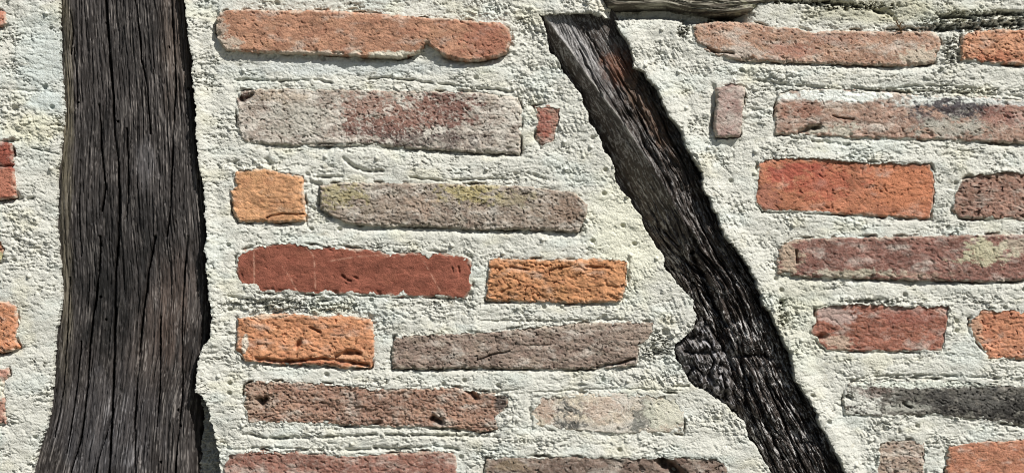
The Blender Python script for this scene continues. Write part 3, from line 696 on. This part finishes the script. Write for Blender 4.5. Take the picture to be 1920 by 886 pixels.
# rotten right edge
er = (Rx - x) * .87 + 6 * fbm(x, y, 30, 30, 3, 910)
hb -= np.interp(er, [-6, 4, 14, 22], [11, 8, 4, 0]) * sstep(30, 70, y)
el = (x - Lx) * .87
hb -= np.interp(el, [-14, 0, 5], [30, 6, 0]) * low
hb = np.maximum(hb, -72)
bd = lin((41, 34, 30)); bm_ = lin((76, 66, 60)); bp_ = lin((208, 205, 203), 1.0)
C = np.broadcast_to(bd, x.shape + (3,)).astype(np.float32).copy()
fb = np.clip(.28 + 1.0 * fbm(s, t, 3, 24, 4, 920, .8) + .4 * fbm(s, t, 24, 90, 2, 925), 0, 1)
C = mixc(C, bm_, fb * .8)
hi = sstep(.08, .42, fbm(s + 2 * gn(s / 4, t / 9, 931), tj, 3.6, 13, 4, 930, .85) + .5 * fbm(x, y, 50, 60, 2, 935) - .06) * (.4 + .6 * sstep(420, 600, y))
C = mixc(C, bp_, hi * .72)  # silvery flecks, highlights on the fibres painted into the pigment
# silvered upper face and a highlight painted along the arris
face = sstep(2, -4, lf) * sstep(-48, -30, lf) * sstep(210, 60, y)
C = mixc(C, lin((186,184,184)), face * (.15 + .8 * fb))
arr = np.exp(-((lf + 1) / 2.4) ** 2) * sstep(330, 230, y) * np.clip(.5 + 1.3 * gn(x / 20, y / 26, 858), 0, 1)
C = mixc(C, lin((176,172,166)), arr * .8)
hb += 1.8 * np.exp(-((lf + 1) / 3.0) ** 2) * sstep(330, 230, y)
rust = (1 - sstep(.4, 1.2, np.sqrt(((x - 1162) / 36) ** 2 + ((y - 125) / 40) ** 2) + .6 * fbm(x, y, 14, 20, 3, 940)))
C = mixc(C, lin((104,64,44)), rust * .7)
rust = (1 - sstep(.4, 1.2, np.sqrt(((x - 1215 - (y - 210) * .6) / 26) ** 2 + ((y - 210) / 90) ** 2) + .6 * fbm(x, y, 14, 20, 3, 941)))
C = mixc(C, lin((98,76,60)), rust * .6)
brace = make_obj('timber_brace', height_mesh('timber_brace', x, y, hb, C, body, back=300), M_BRACE)
tag(brace, 'slanting blackened timber brace with a chewed surface and a burr on its left side', 'timber brace')

# the burr grown out of the brace
kx = np.arange(1245, 1412, 1.2); ky = np.arange(575, 795, 1.2)
x, y = np.meshgrid(kx, ky); x = x.astype(np.float32); y = y.astype(np.float32)
wx, wy = warp(x, y)
d = sdf(wx, wy, KNOT)
dome = np.sqrt(np.clip(1 - np.clip(1 - d / 34, 0, 1) ** 2, 0, 1))
f1, f2, wid = worley(x + 7 * gn(x / 14, y / 14, 950), y + 7 * gn(x / 14, y / 14, 951), 17, 21, 952)
g1, g2, wi2 = worley(x + 3 * gn(x / 6, y / 6, 953), y, 6.5, 7.5, 954)
kxw = x + 12 * gn(x / 22, y / 22, 958) + 4 * gn(x / 8, y / 8, 960); kyw = y + 12 * gn(x / 22, y / 22, 959)
h = -20 + 19 * dome - 15 * np.clip(1 - 2.3 * ridged(kxw, kyw, 30, 44, 1, 956), 0, 1) + 7 * fbm(kxw, kyw, 20, 26, 2, 961) + 3.0 * (wid - .5) + 3.0 * ridged(kxw, kyw, 10, 16, 2, 957) + 1.5 * fbm(x, y, 5, 5, 2, 955)
b1 = x * math.cos(th) + y * math.sin(th); b2 = -x * math.sin(th) + y * math.cos(th)
gr = fbm(b1 + 5 * gn(x / 12, y / 12, 962), b2, 24, 3.6, 3, 963, .7)
h += 4.5 * gr
h += sstep(1318, 1290, x) * 1.0 - sstep(1345, 1385, x) * 9
h -= np.minimum(np.clip(-d, 0, None) * 6, 50)
C = np.broadcast_to(bd, x.shape + (3,)).astype(np.float32).copy()
C = mixc(C, lin((134,130,128)), np.clip(.32 + 1.0 * fbm(kxw, kyw, 10, 18, 3, 960, .6), 0, 1))
C = mixc(C, lin((188,186,190)), sstep(.05, .5, .6 * gr + .6 * fbm(kxw, kyw, 6, 12, 3, 965, .65)) * .75)
make_obj('burr', height_mesh('burr', x, y, h, C, d > -6, back=200), M_BRACE, brace)
brace.children[0]['label'] = 'round knobbly burr bulging from the left side of the brace'

# ------------------------------------------------------------------ horizontal beam along the top edge
kx = np.arange(1105, 1745, 1.3); ky = np.concatenate([np.arange(-160, -30, 5), np.arange(-30, 48, 1.2)])
x, y = np.meshgrid(kx, ky); x = x.astype(np.float32); y = y.astype(np.float32)
wx, wy = warp(x, y)
d = sdf(x + (wx - x) * .6, y + (wy - y) * .6, BEAM)
flow = y - np.interp(x, [1130,1190,1250,1300,1350,1410,1500,1740], [18,15,15,24,28,22,4,-30])
s = flow + 3 * fbm(x, flow, 70, 14, 2, 970)
h = 9 + 3.2 * fbm(x, s, 90, 5, 3, 972, .6) + 1.2 * fbm(x, s, 30, 2.6, 2, 974) - 5 * np.clip(1 - 3.2 * ridged(x, s, 150, 11, 2, 976), 0, 1)
h += np.interp(x, [1390, 1430, 1740], [0, -7, -9])
h -= 9 * np.clip(1 - d / 7, 0, 1) ** 1.6
h -= np.minimum(np.clip(-d, 0, None) * 6, 45)
C = np.broadcast_to(lin((82,76,66)), x.shape + (3,)).astype(np.float32).copy()
C = mixc(C, lin((172,168,152)), np.clip(.2 + 1.5 * fbm(x, s, 60, 3, 3, 980, .7), 0, 1))
C = mixc(C, lin((44,40,36)), sstep(.1, .5, fbm(x, s, 110, 6, 3, 985, .6)) * .85)
C = mixc(C, lin((190,192,158)), sstep(.0, .4, fbm(x, y, 16, 8, 3, 988)) * sstep(1340, 1480, x) * .9)
beam = make_obj('timber_beam', height_mesh('timber_beam', x, y, h, C, d > -6, back=200), M_BEAM)
tag(beam, 'grey weathered horizontal beam along the top edge above the dusty pink brick', 'timber beam')

# ------------------------------------------------------------------ dead sprig caught on the pink brick
def tube(verts, faces, pts, r0, r1):
    n = 6; base = len(verts)
    for i, p in enumerate(pts):
        r = r0 + (r1 - r0) * i / (len(pts) - 1)
        for k in range(n):
            a = 2 * math.pi * k / n
            verts.append(((p[0] - 960) * S + r * S * math.cos(a), -p[2] * S + r * S * math.sin(a), (443 - p[1]) * S + ZC + r * S * .5 * math.sin(a)))
    for i in range(len(pts) - 1):
        for k in range(n):
            a = base + i * n + k; b2 = base + i * n + (k + 1) % n
            faces.append((a, b2, b2 + n, a + n))
v = []; f = []
for pts in [[(1690,64,3),(1688,57,6),(1684,50,9),(1680,44,10),(1677,39,11)],[(1686,53,8),(1681,49,10),(1675,45,11),(1672,44,12)],[(1685,50,9),(1687,45,11),(1690,42,12)],[(1688,56,7),(1693,53,9),(1696,50,10)],[(1682,47,9),(1679,42,12),(1682,38,13)],[(1689,60,6),(1684,59,8),(1681,60,9)]]:
    tube(v, f, pts, 1.9, .7)
me = bpy.data.meshes.new('dead_sprig'); me.from_pydata(v, [], f); me.update()
ms = bpy.data.materials.new('dry_stem'); ms.use_nodes = True
ms.node_tree.nodes['Principled BSDF'].inputs['Base Color'].default_value = (.075, .04, .016, 1)
nn = ms.node_tree.nodes.new('ShaderNodeTexNoise'); nn.inputs['Scale'].default_value = 900
cr = ms.node_tree.nodes.new('ShaderNodeValToRGB'); cr.color_ramp.elements[0].color = (.03,.015,.008,1); cr.color_ramp.elements[1].color = (.16,.09,.03,1)
ms.node_tree.links.new(nn.outputs['Fac'], cr.inputs['Fac']); ms.node_tree.links.new(cr.outputs['Color'], ms.node_tree.nodes['Principled BSDF'].inputs['Base Color'])
tag(make_obj('dead_sprig', me, ms), 'tiny dead brown sprig on the top rim of the dusty pink brick', 'sprig')

# ------------------------------------------------------------------ ground in front of the wall (gives its bounce light)
g = bpy.data.meshes.new('ground'); e = 60.0
g.from_pydata([(-e,-e,0),(e,-e,0),(e,e,0),(-e,e,0)], [], [(0,1,2,3)]); g.update()
mg = bpy.data.materials.new('gravel_ground'); mg.use_nodes = True
nn = mg.node_tree.nodes.new('ShaderNodeTexNoise'); nn.inputs['Scale'].default_value = 60; nn.inputs['Detail'].default_value = 8
cr = mg.node_tree.nodes.new('ShaderNodeValToRGB'); cr.color_ramp.elements[0].color = (.07,.07,.05,1); cr.color_ramp.elements[1].color = (.16,.16,.12,1)
mg.node_tree.links.new(nn.outputs['Fac'], cr.inputs['Fac']); mg.node_tree.links.new(cr.outputs['Color'], mg.node_tree.nodes['Principled BSDF'].inputs['Base Color'])
go = bpy.data.objects.new('ground', g); scene.collection.objects.link(go); g.materials.append(mg)
tag(go, kind='structure')
